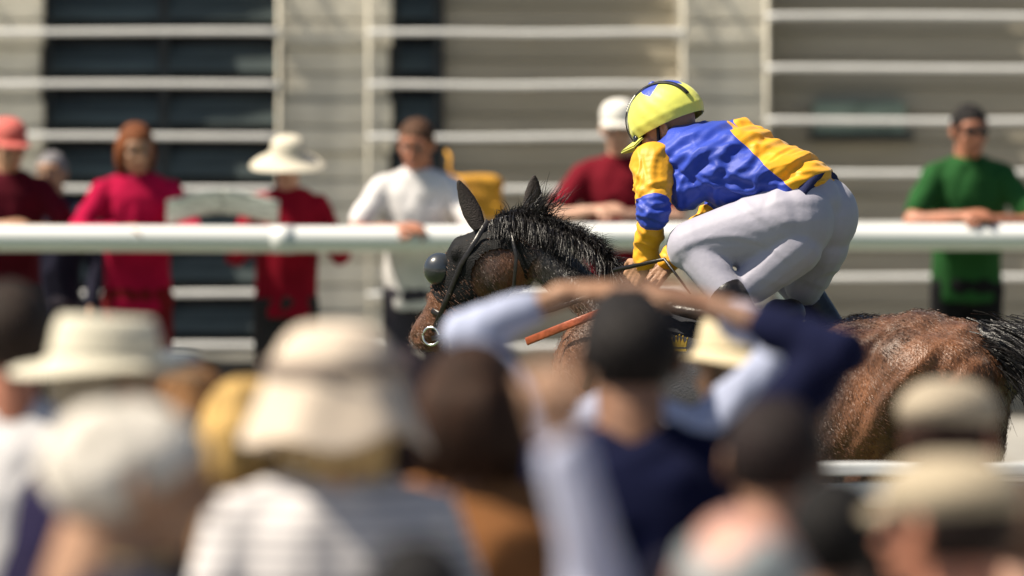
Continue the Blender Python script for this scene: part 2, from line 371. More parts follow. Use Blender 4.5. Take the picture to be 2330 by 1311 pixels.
def brimhat(kind, hm, m, band, par):
    """lathed hats, head-local, then turned with the head"""
    n = 64; V = []; F = []
    def rings(rs):
        o = len(V)
        for (rx, ry, z, yo, wav) in rs:
            for j in range(n):
                t = 2*math.pi*j/n; c, s_ = math.cos(t), math.sin(t)
                V.append((rx*c, ry*s_+yo, z+wav*(c*c*.9-.35+(.3*s_))))
        for i in range(len(rs)-1):
            for j in range(n):
                k = (j+1) % n; F.append((o+i*n+j, o+i*n+k, o+i*n+n+k, o+i*n+n+j))
        F.append(tuple(range(o+(len(rs)-1)*n, o+len(rs)*n)))
    if kind == 'panama':
        rings([(.081, .099, .038, -.01, 0), (.15, .165, .034, -.01, .022), (.158, .174, .036, -.01, .026), (.158, .174, .040, -.01, .026), (.15, .165, .039, -.01, .022), (.088, .107, .046, -.01, 0), (.084, .102, .085, -.012, 0), (.078, .096, .125, -.014, 0), (.068, .088, .146, -.015, 0), (.052, .075, .150, -.014, 0), (.02, .055, .134, -.012, 0)])
    elif kind == 'sun':
        rings([(.085, .1, .03, -.01, 0), (.17, .185, .018, -.01, -.02), (.20, .215, .0, -.01, -.03), (.20, .215, .005, -.01, -.03), (.17, .185, .024, -.01, -.02), (.092, .11, .044, -.01, 0), (.092, .11, .09, -.012, 0), (.085, .102, .122, -.014, 0), (.065, .08, .142, -.015, 0), (.03, .04, .15, -.014, 0)])
    elif kind == 'bell':
        rings([(.09, .106, .03, -.01, 0), (.158, .170, -.075, -.01, -.008), (.160, .172, -.072, -.01, -.008), (.140, .154, -.02, -.01, 0), (.118, .135, .03, -.012, 0), (.104, .12, .08, -.013, 0), (.082, .096, .122, -.014, 0), (.05, .06, .14, -.014, 0)])
    elif kind == 'bucket':
        rings([(.09, .106, .03, -.01, 0), (.125, .14, .0, -.008, 0), (.126, .141, .004, -.008, 0), (.094, .11, .04, -.01, 0), (.09, .105, .09, -.012, 0), (.082, .096, .122, -.014, 0), (.05, .06, .134, -.014, 0)])
    elif kind in ('cap', 'flatcap'):
        h = .0 if kind == 'cap' else -.012
        rings([(.085, .102, .030, -.012, 0), (.089, .108, .045, -.014, 0), (.089+.008*(kind == 'flatcap'), .108+.012*(kind == 'flatcap'), .078+h, -.014, 0), (.079, .098, .108+h, -.016, 0), (.055, .07, .13+h, -.018, 0), (.02, .03, .138+h, -.018, 0)])
    V = np.array(V)
    if kind == 'bell':
        a_ = np.arctan2(V[:, 0], V[:, 1]); dn = np.clip((.05-V[:, 2])/.12, 0, 1); V[:, 2] += dn*(.014*np.sin(a_*5+1)+.010*np.sin(a_*3)); V[:, :2] *= (1+dn*.05*np.sin(a_*7+.5)+.012*np.sin(a_*9+V[:, 2]*40))[:, None]
    V = T(V, hm[0], hm[1]); o = meshobj('hat', (V, F), m, par)
    so_ = o.modifiers.new('s', 'SUBSURF'); so_.levels = so_.render_levels = 1
    if kind in ('cap', 'flatcap'):                                  # peak
        g = []; FF = []; L = .075 if kind == 'cap' else .045
        for q, zz in enumerate((0, .006)):
            for i in range(5):
                for j in range(17):
                    a = R(-62+124*j/16); rr = i/4
                    x = math.sin(a)*.086; y = -.012+math.cos(a)*.103+rr*L*math.cos(a)**.6
                    g.append((x*(1+.05*rr), y, .036+zz-.018*rr-.25*x*x*6*rr+.006*rr))
        for q in range(2):
            for i in range(4):
                for j in range(16):
                    a = q*85+i*17+j; f_ = (a, a+1, a+18, a+17); FF.append(f_ if q else f_[::-1])
        for j in range(16): a = 68+j; FF.append((a, a+1, a+86, a+85))
        meshobj('peak', (T(np.array(g), hm[0], hm[1]), FF), m, o)
    if band:
        z0, rr = (.047, 1.015) if kind != 'sun' else (.047, 1.01)
        rx, ry = (.087, .1055) if kind == 'panama' else (.093, .111) if kind == 'sun' else (.119, .136)
        b = loft([((0, -.011, z0), (rx*rr, 0, 0), (0, ry*rr, 0)), ((0, -.012, z0+.027), (rx*rr*.985, 0, 0), (0, ry*rr*.985, 0))], 48, False)
        meshobj('hat_band', (T(b[0], hm[0], hm[1]), b[1]), band, o)
    return o
SHOE = mat('shoe_leather', (.02, .015, .012), .4, .2, 5)
def person(px, top, D, face, lab, skin_='tan', hair=('short', (.03, .02, .015)), shirt=('shirt', (.5, .5, .5)), trous=(.03, .03, .05), arms=None,
           hat=None, look=(0, 0), sleeve='long', collar=None, ground=0., far=False, grp=None, lean=0., shirt_mat=None, width=1., glasses=False, bag=None, seed=None, palms=None, curl=.35):
    seed = random.random()*50 if seed is None else seed
    P = W(px, top, D); H = P[2]-ground; ex = {'panama': .045, 'sun': .045, 'bell': .035, 'bucket': .03, 'cap': .025, 'flatcap': .015}.get(hat[0] if hat else '', 0)
    k = (H/math.cos(R(lean))-ex)/1.755
    root = thing('person', lab, 'person', (P[0], D, ground), face, grp); root.scale = (k*width, k*width, k); root.rotation_euler = (-R(lean), 0, face)
    sk = skin(skin_)
    ly, lp = look
    HR = Matrix.Rotation(R(ly), 3, 'Z')@Matrix.Rotation(R(lp), 3, 'X'); hc = np.array((0, .012, 1.632)); hm = (HR, hc)
    hv = T(HEAD['far' if far else 'fine'][0], HR, hc); pieces = [(hv, HEAD['far' if far else 'fine'][1])]
    arms = arms or {}; A = {s: arm_pts(arms.get(s, REST), s) for s in (-1, 1)}
    core = [cap((0, -.02, 1.40), (0, -.005, 1.54), .07, .056)]
    for s in (-1, 1):
        sh, e, w_ = A[s]; core += [cap(sh*np.array((.9, 1, 1)), e, .046, .040), cap(e, w_, .041, .026)]
        core += [cap((s*.09, 0, .92), (s*.095, .015, .5), .075, .050), cap((s*.095, .015, .5), (s*.10, -.02, .09), .052, .034), cap((s*.1, -.03, .05), (s*.11, .12, .035), .035, .025)]
    core += [loft([((0, 0, z), (a, 0, 0), (0, b, 0)) for z, a, b in ((.86, .12, .09), (1.0, .13, .09), (1.2, .14, .09), (1.36, .16, .095), (1.44, .10, .07))])]
    v, f, n_ = remesh(core, .016, 2); pieces.append((v, f))
    for s in (-1, 1):
        sh, e, w_ = A[s]; nr = (palms or {}).get(s, (-s*.9, .1, -.2)); pieces.append(hand(w_, w_-e if not (palms and ('d', s) in palms) else palms[('d', s)], nr, s, curl, .006 if far else .0048))
    meshobj('body', join(pieces), sk, root)
    if far:
        for s in (-1, 1):
            c = T(np.array([(s*.031, .074, .008)]), HR, hc)[0]
            eo = meshobj('eye', ell(c, (.0125, .0125, .0115), None, 12, 8), mat('eye_white', (.36, .33, .31), .3, .05), root)
            c = T(np.array([(s*.031, .0845, .008)]), HR, hc)[0]; meshobj('iris', ell(c, (.006, .003, .006), None, 10, 6), mat('iris', (.03, .02, .015), .2), eo)
            b = [T(np.array([(s*.014, .096, .029), (s*.032, .094, .034), (s*.050, .082, .029)]), HR, hc)]
            meshobj('eyebrow', tube(b[0], [.004, .0042, .002], 6), mat('brow_dark', (.03, .02, .014), .8), root)
        m_ = T(np.array([(-.022, .087, -.068), (-.008, .0955, -.066), (.008, .0955, -.066), (.022, .087, -.068)]), HR, hc)
        meshobj('lips', tube(m_, [.002, .0045, .0045, .002], 6), mat('lips', (.28, .09, .075), .5), root)
    if glasses:
        g = []
        for s in (-1, 1): g.append(ell((s*.032, .100, .010), (.026, .008, .018), None, 16, 8))
        g.append(cap((-.01, .105, .014), (.01, .105, .014), .003, .003)); g += [cap((s*.055, .098, .014), (s*.083, .0, .016), .003, .003) for s in (-1, 1)]
        v, f = join(g); meshobj('sunglasses', (T(v, HR, hc), f), mat('sunglass', (.008, .008, .01), .1, coat=.6), root)
    # clothes
    sm = shirt_mat or cloth('cloth_'+shirt[0], shirt[1])
    ps = [loft([((0, dy, z), (a, 0, 0), (0, b, 0)) for z, a, b, dy in ((.84, .165, .12, 0), (.98, .162, .118, 0), (1.1, .158, .122, 0), (1.22, .168, .128, -.005), (1.33, .185, .13, -.01), (1.41, .175, .115, -.012), (1.46, .125, .09, -.012), (1.505, .072, .07, -.008))]),
          cap((-.150, -.005, 1.418), (.150, -.005, 1.418), .056, .056), cap((0, -.012, 1.475), (-.15, -.005, 1.435), .06, .045), cap((0, -.012, 1.475), (.15, -.005, 1.435), .06, .045)]
    for s in (-1, 1):
        sh, e, w_ = A[s]; ps.append(cap(sh*np.array((.92, 1, 1)), e if sleeve != 'short' else sh+(e-sh)*.72, .058, .052 if sleeve != 'short' else .058))
        if sleeve != 'short': q_ = .93 if sleeve == 'long' else .55; ps.append(cap(e, e+(w_-e)*q_, .053, .053-.016*q_))
    v, f, n_ = remesh(ps, .012 if not far else .014, 2)
    v = folds(v, n_, .006, 14, (.3, .1, 1), .35, seed); meshobj('shirt' if shirt[0][-6:] != 'jacket' else 'jacket', (v, f), sm, root)
    if collar:
        cv = loft([((0, -.012, 1.468), (.078, 0, 0), (0, .078, 0)), ((0, -.006, 1.515), (.068, 0, 0), (0, .067, 0)), ((0, -.006, 1.518), (.064, 0, 0), (0, .063, 0)), ((0, -.012, 1.47), (.07, 0, 0), (0, .07, 0))], 32, False)
        meshobj('collar', cv, cloth('collar_'+str(collar), collar), root)
    ps = [ell((0, 0, .92), (.168, .125, .11))]
    for s in (-1, 1): ps += [cap((s*.088, 0, .9), (s*.096, .012, .5), .09, .068), cap((s*.096, .012, .5), (s*.1, -.02, .1), .068, .055)]
    v, f, n_ = remesh(ps, .02, 2); v = folds(v, n_, .005, 10, (0, 0, 1), .5, seed+3); meshobj('trousers', (v, f), cloth('trousers_%d' % int(trous[0]*999+trous[2]*77), trous), root)
    for s in (-1, 1):
        v, f, n_ = remesh([cap((s*.1, -.035, .05), (s*.112, .13, .038), .045, .038), cap((s*.1, -.03, .02), (s*.112, .14, .015), .042, .036, flat=.5, fdir=(0, 0, 1))], .012, 1); meshobj('shoe', (v, f), SHOE, root)
    if hair:
        hm_ = mat('hair_%d_%d' % (int(hair[1][0]*999), int(hair[1][2]*999)), hair[1], .65, .4, 30, .6, 220, stretch=(1, 1, .25), spec=.2)
        hairshell(hm, hair[0], hm_, root, seed)
    if hat: brimhat(hat[0], hm, cloth('hat_'+hat[1][0], hat[1][1], bump_=0) if False else mat('hat_'+hat[1][0], hat[1][1], .8, .08, 6, .35, 300), hat[2] and mat('band_'+str(hat[2]), hat[2], .7), root)
    return root

# ---------------------------------------------------------------- far spectators, facing us over the rail
LEAN = {'e': (.29, .18, 1.24), 'w': (-.02, .38, 1.31)}
LN = {1: LEAN, -1: {'e': (.29, .16, 1.23), 'w': (.02, .35, 1.28)}}
LP = {1: (0, -.2, -1), -1: (0, -.2, -1)}
G = 'spectators leaning on the far rail'
FD = 44.15; fa = math.pi
person(8, 262, FD, fa+.2, 'woman with a salmon red cap at the left edge, folded bare arms on the rail', 'tan', ('short', (.25, .24, .23)), ('maroon', (.07, .003, .010)), (.02, .02, .03), LN, ('cap', ('salmon', (.55, .12, .10)), None), look=(10, -4), lean=6, far=True, grp=G, sleeve='short', palms=LP)
person(118, 345, FD+.5, fa-.3, 'person in a dark navy jacket between the salmon cap and the crimson jacket', 'tan', ('short', (.22, .21, .22)), ('navy_jacket', (.018, .018, .035)), (.05, .045, .06), None, far=True, grp=G)
person(315, 278, FD, fa, 'person with auburn hair in a crimson pink jacket before the dark window', 'tan', ('bob', (.17, .055, .02)), ('crimson_jacket', (.38, .004, .045)), (.16, .008, .012), LN, collar=(.30, .01, .05), look=(14, -6), lean=9, far=True, grp=G, palms=LP)
HOLD = {1: {'e': (.27, .05, 1.18), 'w': (.16, .28, 1.27)}, -1: {'e': (.27, .05, 1.18), 'w': (.16, .28, 1.27)}}
p3 = person(648, 298, FD, fa+.15, 'person in a wide cream sun hat and red top holding up an open paper', 'pale', ('short', (.3, .22, .12)), ('darkred', (.24, .004, .018)), (.03, .028, .03), HOLD, ('sun', ('cream', (.62, .57, .46)), (.45, .4, .3)), look=(-8, -8), lean=4, far=True, grp=G)
person(955, 268, FD, fa-.05, 'red faced man in a white shirt leaning on the rail left of the horse ears', 'ruddy', ('short', (.10, .05, .03)), ('white', (.72, .70, .70)), (.05, .05, .06), LN, collar=(.7, .68, .7), look=(-12, -6), lean=10, far=True, grp=G, palms=LP, sleeve='short')
person(1415, 220, FD+.1, fa-.1, 'man in a white cap and dark red jumper behind the jockey', 'pale', ('short', (.2, .15, .1)), ('dark_red_jumper', (.15, .005, .014)), (.04, .04, .05), LN, ('cap', ('white', (.75, .73, .68)), None), lean=5, far=True, grp=G, palms=LP, sleeve='short')
person(2190, 236, FD, fa+.1, 'man in sunglasses and green jumper at the right, arms folded on the rail', 'ruddy', ('short', (.012, .010, .010)), ('green_jumper', (.018, .085, .022)), (.008, .008, .010), LN, lean=8, far=True, grp=G, palms=LP, glasses=True, sleeve='short', look=(12, 0))
# open paper held by the woman in the sun hat
def paper(px, py, D, w_, h, lab, m, rz=0):
    t = thing('newspaper', lab, 'newspaper', tuple(W(px, py, D)), rz)
    for s in (-1, 1):
        V = []; F = []
        for i in range(9):
            for j in range(5): u_ = i/8; V.append((s*u_*w_/2, -.06*u_+.012*math.sin(u_*5), (j/4-.5)*h-.02*u_))
        for i in range(8):
            for j in range(4): a = i*5+j; F.append((a, a+1, a+6, a+5))
        o = meshobj('page', (np.array(V), F), m, t); so_ = o.modifiers.new('s', 'SOLIDIFY'); so_.thickness = .002
        L = []
        for q in range(6): L.append(box(min(s*.03, s*(w_/2-.02)), max(s*.03, s*(w_/2-.02)), -.066, -.063, h*(.36-.13*q)-.006, h*(.36-.13*q)+.006))
    return t
paper(505, 458, FD-.42, .54, .135, 'open pale newspaper held low over the far rail by the person in the sun hat', mat('newsprint', (.50, .53, .48), .8, .35, 45, .1, stretch=(.25, 1, 2.5)), .1).rotation_euler[0] = .5
# orange bag
t = thing('shoulder_bag', 'orange yellow shoulder bag hanging at the rail behind the horse ears', 'bag', tuple(W(1075, 500, FD-.1)), .15)
v, f, n_ = remesh([cap((-.11, 0, .05), (.11, 0, .05), .055, .055), cap((-.10, 0, .17), (.10, 0, .17), .05, .05), ell((0, 0, .11), (.15, .06, .1))], .01, 2); meshobj('bag_body', (folds(v, n_, .006, 14, (1, 0, 0), .5), f), mat('orange_canvas', (.62, .30, .02), .7), t)
meshobj('strap', tube([(-.1, 0, .2), (-.11, .02, .26), (-.10, .06, .30), (-.11, .12, .33)], .009, 8), M['orange_canvas'], t)

# ================================================================ horse and jockey
YAW = R(25); HF = np.array((-math.cos(YAW), math.sin(YAW), 0)); HL = np.array((-math.sin(YAW), -math.cos(YAW), 0)); Z = np.array((0, 0, 1.))
def Q(px, py, side=0.):
    """point on the horse's middle plane seen at px,py, moved `side` metres to the horse's left"""
    D = 29.7+(2250-px)*1.45e-3*math.tan(YAW)
    return W(px, py, D)+HL*side
def hr(px, top, bot, half, n=1.):
    a = Q(px, top); b = Q(px, bot); c = (a+b)/2; return (c, HL*half, Z*(np.linalg.norm(b-a)/2))
horse = thing('horse', 'dark bay racehorse galloping left with black hood and white bit ring', 'horse', (0, 30, TZ))
horse.location = (float(Q(1750, 900)[0]), float(Q(1750, 900)[1]), TZ); HOFF = np.array(horse.location)
hh = lambda vf: (np.asarray(vf[0])-HOFF, vf[1])
body = [loft([hr(2285, 820, 960, .07), hr(2262, 775, 1060, .15), hr(2200, 735, 1120, .215), hr(2120, 712, 1140, .245), hr(2020, 712, 1130, .25), hr(1900, 735, 1120, .245), hr(1780, 757, 1150, .26),
               hr(1660, 755, 1190, .275), hr(1540, 722, 1200, .265), hr(1450, 682, 1180, .225), hr(1370, 690, 1120, .19), hr(1310, 730, 1020, .14), hr(1275, 790, 950, .08)], 36)]
for s in (-1, 1):
    body += [cap(Q(2120, 860, s*.13), Q(1960, 1010, s*.155), .17, .105, 20), cap(Q(2200, 860, s*.12), Q(2120, 1060, s*.13), .13, .09, 16), ell(Q(1420, 860, s*.12), (.17, .10, .23)), ell(Q(1370, 930, s*.11), (.13, .09, .15)), ell(Q(2010, 800, s*.13), (.12, .10, .09))]
def hleg(pts, rs): return [cap(pts[i], pts[i+1], rs[i], rs[i+1], 16) for i in range(len(pts)-1)]
body += hleg([Q(1960, 1010, .15), Q(2090, 1235, .14), Q(2010, 1440, .13), Q(1960, 1520, .13)], [.10, .05, .032, .03])
body += hleg([Q(1990, 1020, -.15), Q(2140, 1220, -.14), Q(2110, 1440, -.13), Q(2080, 1530, -.13)], [.10, .05, .032, .03])
body += hleg([Q(1400, 1050, .12), Q(1340, 1260, .12), Q(1430, 1420, .12), Q(1480, 1500, .12)], [.09, .048, .032, .03])
body += hleg([Q(1360, 1050, -.12), Q(1210, 1200, -.12), Q(1080, 1350, -.12), Q(1030, 1430, -.12)], [.09, .048, .032, .03])
# neck
def nk(px, py, rv, rs, ux, uz):
    d = HF*ux+Z*uz; return (Q(px, py), HL*rs, d*rv*1.45e-3)
body += [loft([nk(1490, 830, 175, .16, .42, .9), nk(1420, 765, 150, .13, .48, .88), nk(1345, 685, 138, .10, .5, .86), nk(1275, 618, 118, .084, .5, .86), nk(1210, 572, 92, .074, .45, .89), nk(1165, 555, 62, .06, .4, .9)], 30)]
HEADP = [ell(Q(1168, 600), (.08, .085, .092)),
         loft([(Q(1180, 545), HL*.05, HF*.075+Z*.05), (Q(1150, 565), HL*.085, HF*.105+Z*.058), (Q(1112, 596), HL*.09, HF*.115+Z*.078), (Q(1070, 638), HL*.075, HF*.097+Z*.074), (Q(1032, 685), HL*.058, HF*.074+Z*.058), (Q(1005, 725), HL*.052, HF*.052+Z*.046), (Q(978, 757), HL*.054, HF*.05+Z*.042), (Q(960, 780), HL*.05, HF*.044+Z*.036), (Q(950, 792), HL*.03, HF*.025+Z*.02)], 28),
         ell(Q(1160, 615, .05), (.065, .04, .07)), ell(Q(1160, 615, -.05), (.065, .04, .07)), ell(Q(1068, 575, .06), (.035, .02, .03)), ell(Q(1068, 575, -.06), (.035, .02, .03)), ell(Q(985, 790), (.035, .035, .022))]
v, f, n_ = remesh(body+HEADP, .0115, 4)
# muscle relief
md = Q(1880, 1040)-Q(2140, 760); md /= np.linalg.norm(md); mp_ = np.cross(md, HL); pc = (v-Q(2000, 900))@mp_; ac = (v-Q(2000, 900))@md
mk = 1/(1+np.exp(-((v-Q(1860, 900))@-HF)/.05))*(n_@HL > -.3)
v = v+n_*(mk*(0.0085*np.sin(pc*36+2.2*np.sin(ac*5)+.6)+.0022*np.sin(pc*95+ac*9+np.sin(ac*17))))[:, None]
v = v+n_*((np.sin(v[:, 0]*9+v[:, 2]*6)*np.sin(v[:, 2]*11-v[:, 0]*4)*.006)+(np.sin(v[:, 0]*31+v[:, 2]*17)*np.sin(v[:, 2]*29+v[:, 1]*8)*.0016))[:, None]
for s in (.052, -.052):
    v = v-n_*gauss(v, Q(958, 765, s), (.014, .03, .014), .012)[:, None]
def coatmat(name, a, b, spec=.5):
    m = mat(name, a, .42, 0, 5, .5, 130, stretch=(1.0, 1, .35), col2=b, spec=spec, sheen=.15); return m
coat = coatmat('bay_coat', (.030, .012, .006), (.20, .075, .026))
n = coat.node_tree.nodes; l = coat.node_tree.links; b = n['Principled BSDF']; src = b.inputs['Base Color'].links[0].from_socket
sp = n.new('ShaderNodeSeparateXYZ'); tcn = [q for q in n if q.type == 'TEX_COORD'][0]; l.new(tcn.outputs['Object'], sp.inputs[0])
rm = n.new('ShaderNodeMapRange'); rm.inputs[1].default_value = .75; rm.inputs[2].default_value = .5; l.new(sp.outputs[2], rm.inputs[0])   # black points: legs below the knee
mx = n.new('ShaderNodeMixRGB'); l.new(rm.outputs[0], mx.inputs[0]); l.new(src, mx.inputs[1]); mx.inputs[2].default_value = (.012, .009, .008, 1); l.new(mx.outputs[0], b.inputs['Base Color'])
def ramp(sock, a0, a1):
    q = n.new('ShaderNodeMapRange'); q.inputs[1].default_value = a0; q.inputs[2].default_value = a1; l.new(sock, q.inputs[0]); return q.outputs[0]
xr0, xr1 = Q(1215, 600)[0]-HOFF[0], Q(1430, 600)[0]-HOFF[0]
ma = n.new('ShaderNodeMath'); ma.operation = 'MULTIPLY'; l.new(ramp(sp.outputs[0], xr0-.05, xr0+.03), ma.inputs[0]); l.new(ramp(sp.outputs[0], xr1+.10, xr1-.05), ma.inputs[1])
mb = n.new('ShaderNodeMath'); mb.operation = 'MULTIPLY'; l.new(ma.outputs[0], mb.inputs[0]); l.new(ramp(sp.outputs[2], Q(1300, 720)[2]-TZ, Q(1300, 640)[2]-TZ), mb.inputs[1])
mx2 = n.new('ShaderNodeMixRGB'); l.new(mb.outputs[0], mx2.inputs[0]); l.new(mx.outputs[0], mx2.inputs[1]); mx2.inputs[2].default_value = (.012, .009, .008, 1); l.new(mx2.outputs[0], b.inputs['Base Color'])
hb_ = meshobj('body', hh((v, f)), coat, horse)
BV, BN = v, n_
# hooves
hoofm = mat('hoof', (.03, .025, .02), .5)
for c in (Q(1950, 1545, .13), Q(2070, 1555, -.13), Q(1495, 1525, .12), Q(1015, 1450, -.12)):
    meshobj('hoof', hh(loft([(c+Z*.03, HL*.036, HF*.036), (c-Z*.01-0*HF, HL*.045, HF*.05), (c-Z*.05+HF*.01, HL*.056, HF*.066)], 20)), hoofm, horse)
black_hair = mat('black_horsehair', (.010, .008, .008), .42, .4, 20, .3, 200)
# ears
def ear(base, tip, wdt, facing):
    d = tip-base; L = np.linalg.norm(d); rings = []; u, _, _ = _frame(d); side_ = HL if facing else HL
    side_ = np.cross(d, np.array((0, 1., 0))); side_ /= np.linalg.norm(side_); nn = np.cross(side_, d); nn /= np.linalg.norm(nn)
    for k, wv in ((0, .62), (.15, .85), (.35, 1), (.6, .85), (.8, .55), (.93, .28), (1, .04)): rings.append((base+d*k+nn*.012*math.sin(k*3), side_*wdt*wv, nn*wdt*.45*wv))
    return loft(rings, 18)
for nm, e_ in (('ear', ear(Q(1108, 522, .055), Q(1062, 403, .075), .034, 1)), ('ear', ear(Q(1196, 505, -.05), Q(1199, 394, -.06), .035, 0))):
    v, f, n_ = remesh([e_], .005, 2); o = meshobj(nm, hh((v, f)), mat('dark_ear', (.018, .011, .009), .7, .3, 20, .4, 200), horse)
# hood: black cloth over forehead, poll and face front, open at the cheek and the nose
hv, hf, hn = remesh(HEADP+[loft([nk(1270, 622, 104, .085, .5, .86), nk(1205, 575, 88, .075, .45, .89), nk(1165, 555, 66, .062, .4, .9)], 30)], .007, 3)
ax0, ax1 = Q(1150, 540), Q(960, 780); axd = (ax1-ax0)/np.linalg.norm(ax1-ax0); cross = np.cross(axd, HL); cross /= np.linalg.norm(cross)
if cross.dot(HF) < 0: cross = -cross
tt = (hv-ax0)@axd; cc = (hv-ax0)@cross
chk = ((tt-.095)/.095)**2+((cc+.085)/.080)**2
keep = (chk > 1) & (tt < .31) & (cc > -.16)
hv2 = hv+hn*.0045*(1+.4*np.sin(tt*60))[:, None]
F2 = [q for q in hf if all(keep[i] for i in q)]
meshobj('hood', hh((hv2, F2)), mat('hood_cloth', (.004, .004, .005), .7, .3, 20, .4, 180, spec=.25), horse)
# blinker cup
v, f = ell((0, 0, 0), (.054, .05, .056), None, 28, 18); o = meshobj('blinker_cup', hh((v+Q(1010, 612, .035), f)), mat('cup_vinyl', (.03, .034, .04), .3, .2, 8, .05, coat=.8), horse)
v, f = ell((0, 0, 0), (.034, .03, .038), None, 24, 16); meshobj('blinker_cup', hh((v+Q(1030, 600, -.075), f)), M['cup_vinyl'], horse)
leather = mat('black_leather', (.012, .010, .010), .35, .3, 15, .2); tanl = mat('red_leather', (.36, .085, .035), .45, .25, 20, .3)
def strap(name, pts, wd, th, m, par=None, nrm=None):
    P = [np.array(p) for p in pts]; rings = []
    for i, p in enumerate(P):
        d = P[min(i+1, len(P)-1)]-P[max(i-1, 0)]; d /= np.linalg.norm(d); nn = np.array(nrm if nrm is not None else HL, float); nn -= d*nn.dot(d); nn /= np.linalg.norm(nn); u = np.cross(d, nn)
        rings.append((p, u*wd/2, nn*th/2))
    return meshobj(name, hh(loft(rings, 12)), m, par or horse)
strap('cheek_strap', [Q(1135, 500, .085), Q(1075, 600, .092), Q(1035, 680, .066), Q(1003, 752, .060)], .018, .006, leather)
strap('noseband', [Q(985, 700, .0), Q(1000, 705, .058), Q(1030, 722, .060), Q(1052, 745, .02)], .02, .006, leather)
strap('throat_strap', [Q(1180, 510, .08), Q(1205, 580, .105), Q(1195, 650, .09), Q(1150, 695, .06)], .014, .005, leather)
ring = [Q(1000, 763, .066)+.030*(math.cos(a)*HF+math.sin(a)*Z) for a in np.linspace(0, 2*math.pi, 24, endpoint=False)]
meshobj('bit_ring', hh(tube(ring, .0045, 8, True)), mat('steel', (.75, .75, .74), .2, .05, metal=.9), horse)
strap('rein', [Q(1003, 768, .07), Q(1120, 748, .12), Q(1300, 700, .14), Q(1500, 632, .18)], .016, .004, leather)
strap('breast_strap', [Q(1255, 772, .20), Q(1355, 735, .235), Q(1452, 697, .225)], .027, .006, tanl)
strap('breast_strap', [Q(1460, 700, .235), Q(1490, 745, .25), Q(1515, 772, .26)], .014, .006, tanl)
strap('girth_strap', [Q(1490, 690, .22), Q(1462, 755, .25), Q(1425, 818, .25), Q(1400, 880, .24)], .026, .007, leather)
# saddle cloth and saddle follow the back
def over(p0, p1, drop, off, nseg=10, m=28):
    V = []; F = []
    for i in range(nseg+1):
        px = p0+(p1-p0)*i/nseg
        tops = np.interp(px, [1450, 1540, 1660, 1780, 1900], [682, 722, 755, 757, 735]); bots = np.interp(px, [1450, 1540, 1660, 1780, 1900], [1180, 1200, 1190, 1150, 1120]); hw = np.interp(px, [1450, 1540, 1660, 1780, 1900], [.225, .265, .275, .26, .245])
        c, u, vv = hr(px, tops, bots, hw)
        for j in range(m+1):
            a = R(90-drop+2*drop*j/m); V.append(c+u/np.linalg.norm(u)*(hw+off)*math.cos(a)+Z*(np.linalg.norm(vv)+off)*math.sin(a))
    for i in range(nseg):
        for j in range(m): a = i*(m+1)+j; F.append((a, a+1, a+m+2, a+m+1))
    return np.array(V), F
clothv = over(1475, 1840, 92, .016); o = meshobj('saddle_cloth', hh(clothv), mat('black_saddle_cloth', (.010, .011, .016), .8, .3, 15, .4, 150), horse)
o.modifiers.new('s', 'SOLIDIFY').thickness = .008
sv = [cap(Q(1560, 705), Q(1760, 735), .07, .075, 16, .5, Z), cap(Q(1780, 722), Q(1800, 712), .07, .05), cap(Q(1520, 700), Q(1540, 690), .05, .04)]
v, f, n_ = remesh(sv, .01, 2); meshobj('saddle', hh((v, f)), leather, horse)
# gold crown badge on the saddle cloth
cb = Q(1612, 783, .232); bm = bmesh.new(); gold = mat('gold_thread', (.75, .48, .08), .3, .2, 40, metal=.7)
pr = [(-.024, 0), (-.028, .024), (-.017, .012), (-.012, .030), (-.005, .013), (0, .034), (.005, .013), (.012, .030), (.017, .012), (.028, .024), (.024, 0)]
vs = [bm.verts.new(Vector(cb-HOFF+HF*-x_+Z*z_)) for x_, z_ in pr]
fc = bm.faces.new(vs); ex = bmesh.ops.extrude_face_region(bm, geom=[fc]); [setattr(q, 'co', q.co+Vector(HL*.006)) for q in ex['geom'] if isinstance(q, bmesh.types.BMVert)]
for x_, z_ in ((-.028, .028), (-.012, .034), (0, .039), (.012, .034), (.028, .028)): bmesh.ops.create_icosphere(bm, subdivisions=1, radius=.0042, matrix=Matrix.Translation(Vector(cb-HOFF-HF*x_+Z*z_+HL*.003)))
bmesh.ops.create_cube(bm, size=1, matrix=Matrix.Translation(Vector(cb-HOFF-Z*.010+HL*.003))@Matrix.Rotation(-YAW, 4, 'Z')@Matrix.Diagonal((.05, .006, .008, 1)))
meshobj('crown_badge', bm, gold, horse, False)
# hair: mane, tail, coat
def strands(roots, dirs, L, wd, droop, jit, seg=4):
    n = len(roots); V = np.zeros((n, (seg+1)*2, 3)); p = roots.copy(); d = dirs.copy()
    sidev = np.cross(d, rng.normal(size=(n, 3))); sidev /= np.linalg.norm(sidev, axis=1)[:, None]+1e-9
    for k in range(seg+1):
        w_ = wd*(1-k/seg)+.0003; V[:, 2*k] = p-sidev*w_; V[:, 2*k+1] = p+sidev*w_
        p = p+d*(L/seg)[:, None]; d = d+np.array(droop)[None, :]/seg+rng.normal(size=(n, 3))*jit; d /= np.linalg.norm(d, axis=1)[:, None]
    q = np.array([(2*k, 2*k+1, 2*k+3, 2*k+2) for k in range(seg)]); F = (q[None]+np.arange(n)[:, None, None]*(seg+1)*2).reshape(-1, 4)
    return V.reshape(-1, 3), F
crest = np.array([Q(*p) for p in ((1130, 492), (1180, 478), (1215, 488), (1255, 500), (1310, 522), (1360, 552), (1410, 610), (1470, 668))])
tq = rng.random(8000)*7; i0 = np.clip(tq.astype(int), 0, 6); fr = (tq-i0)[:, None]
rt = crest[i0]*(1-fr)+crest[i0+1]*fr+HL*(rng.normal(size=(8000, 1))*.012)-Z*.012
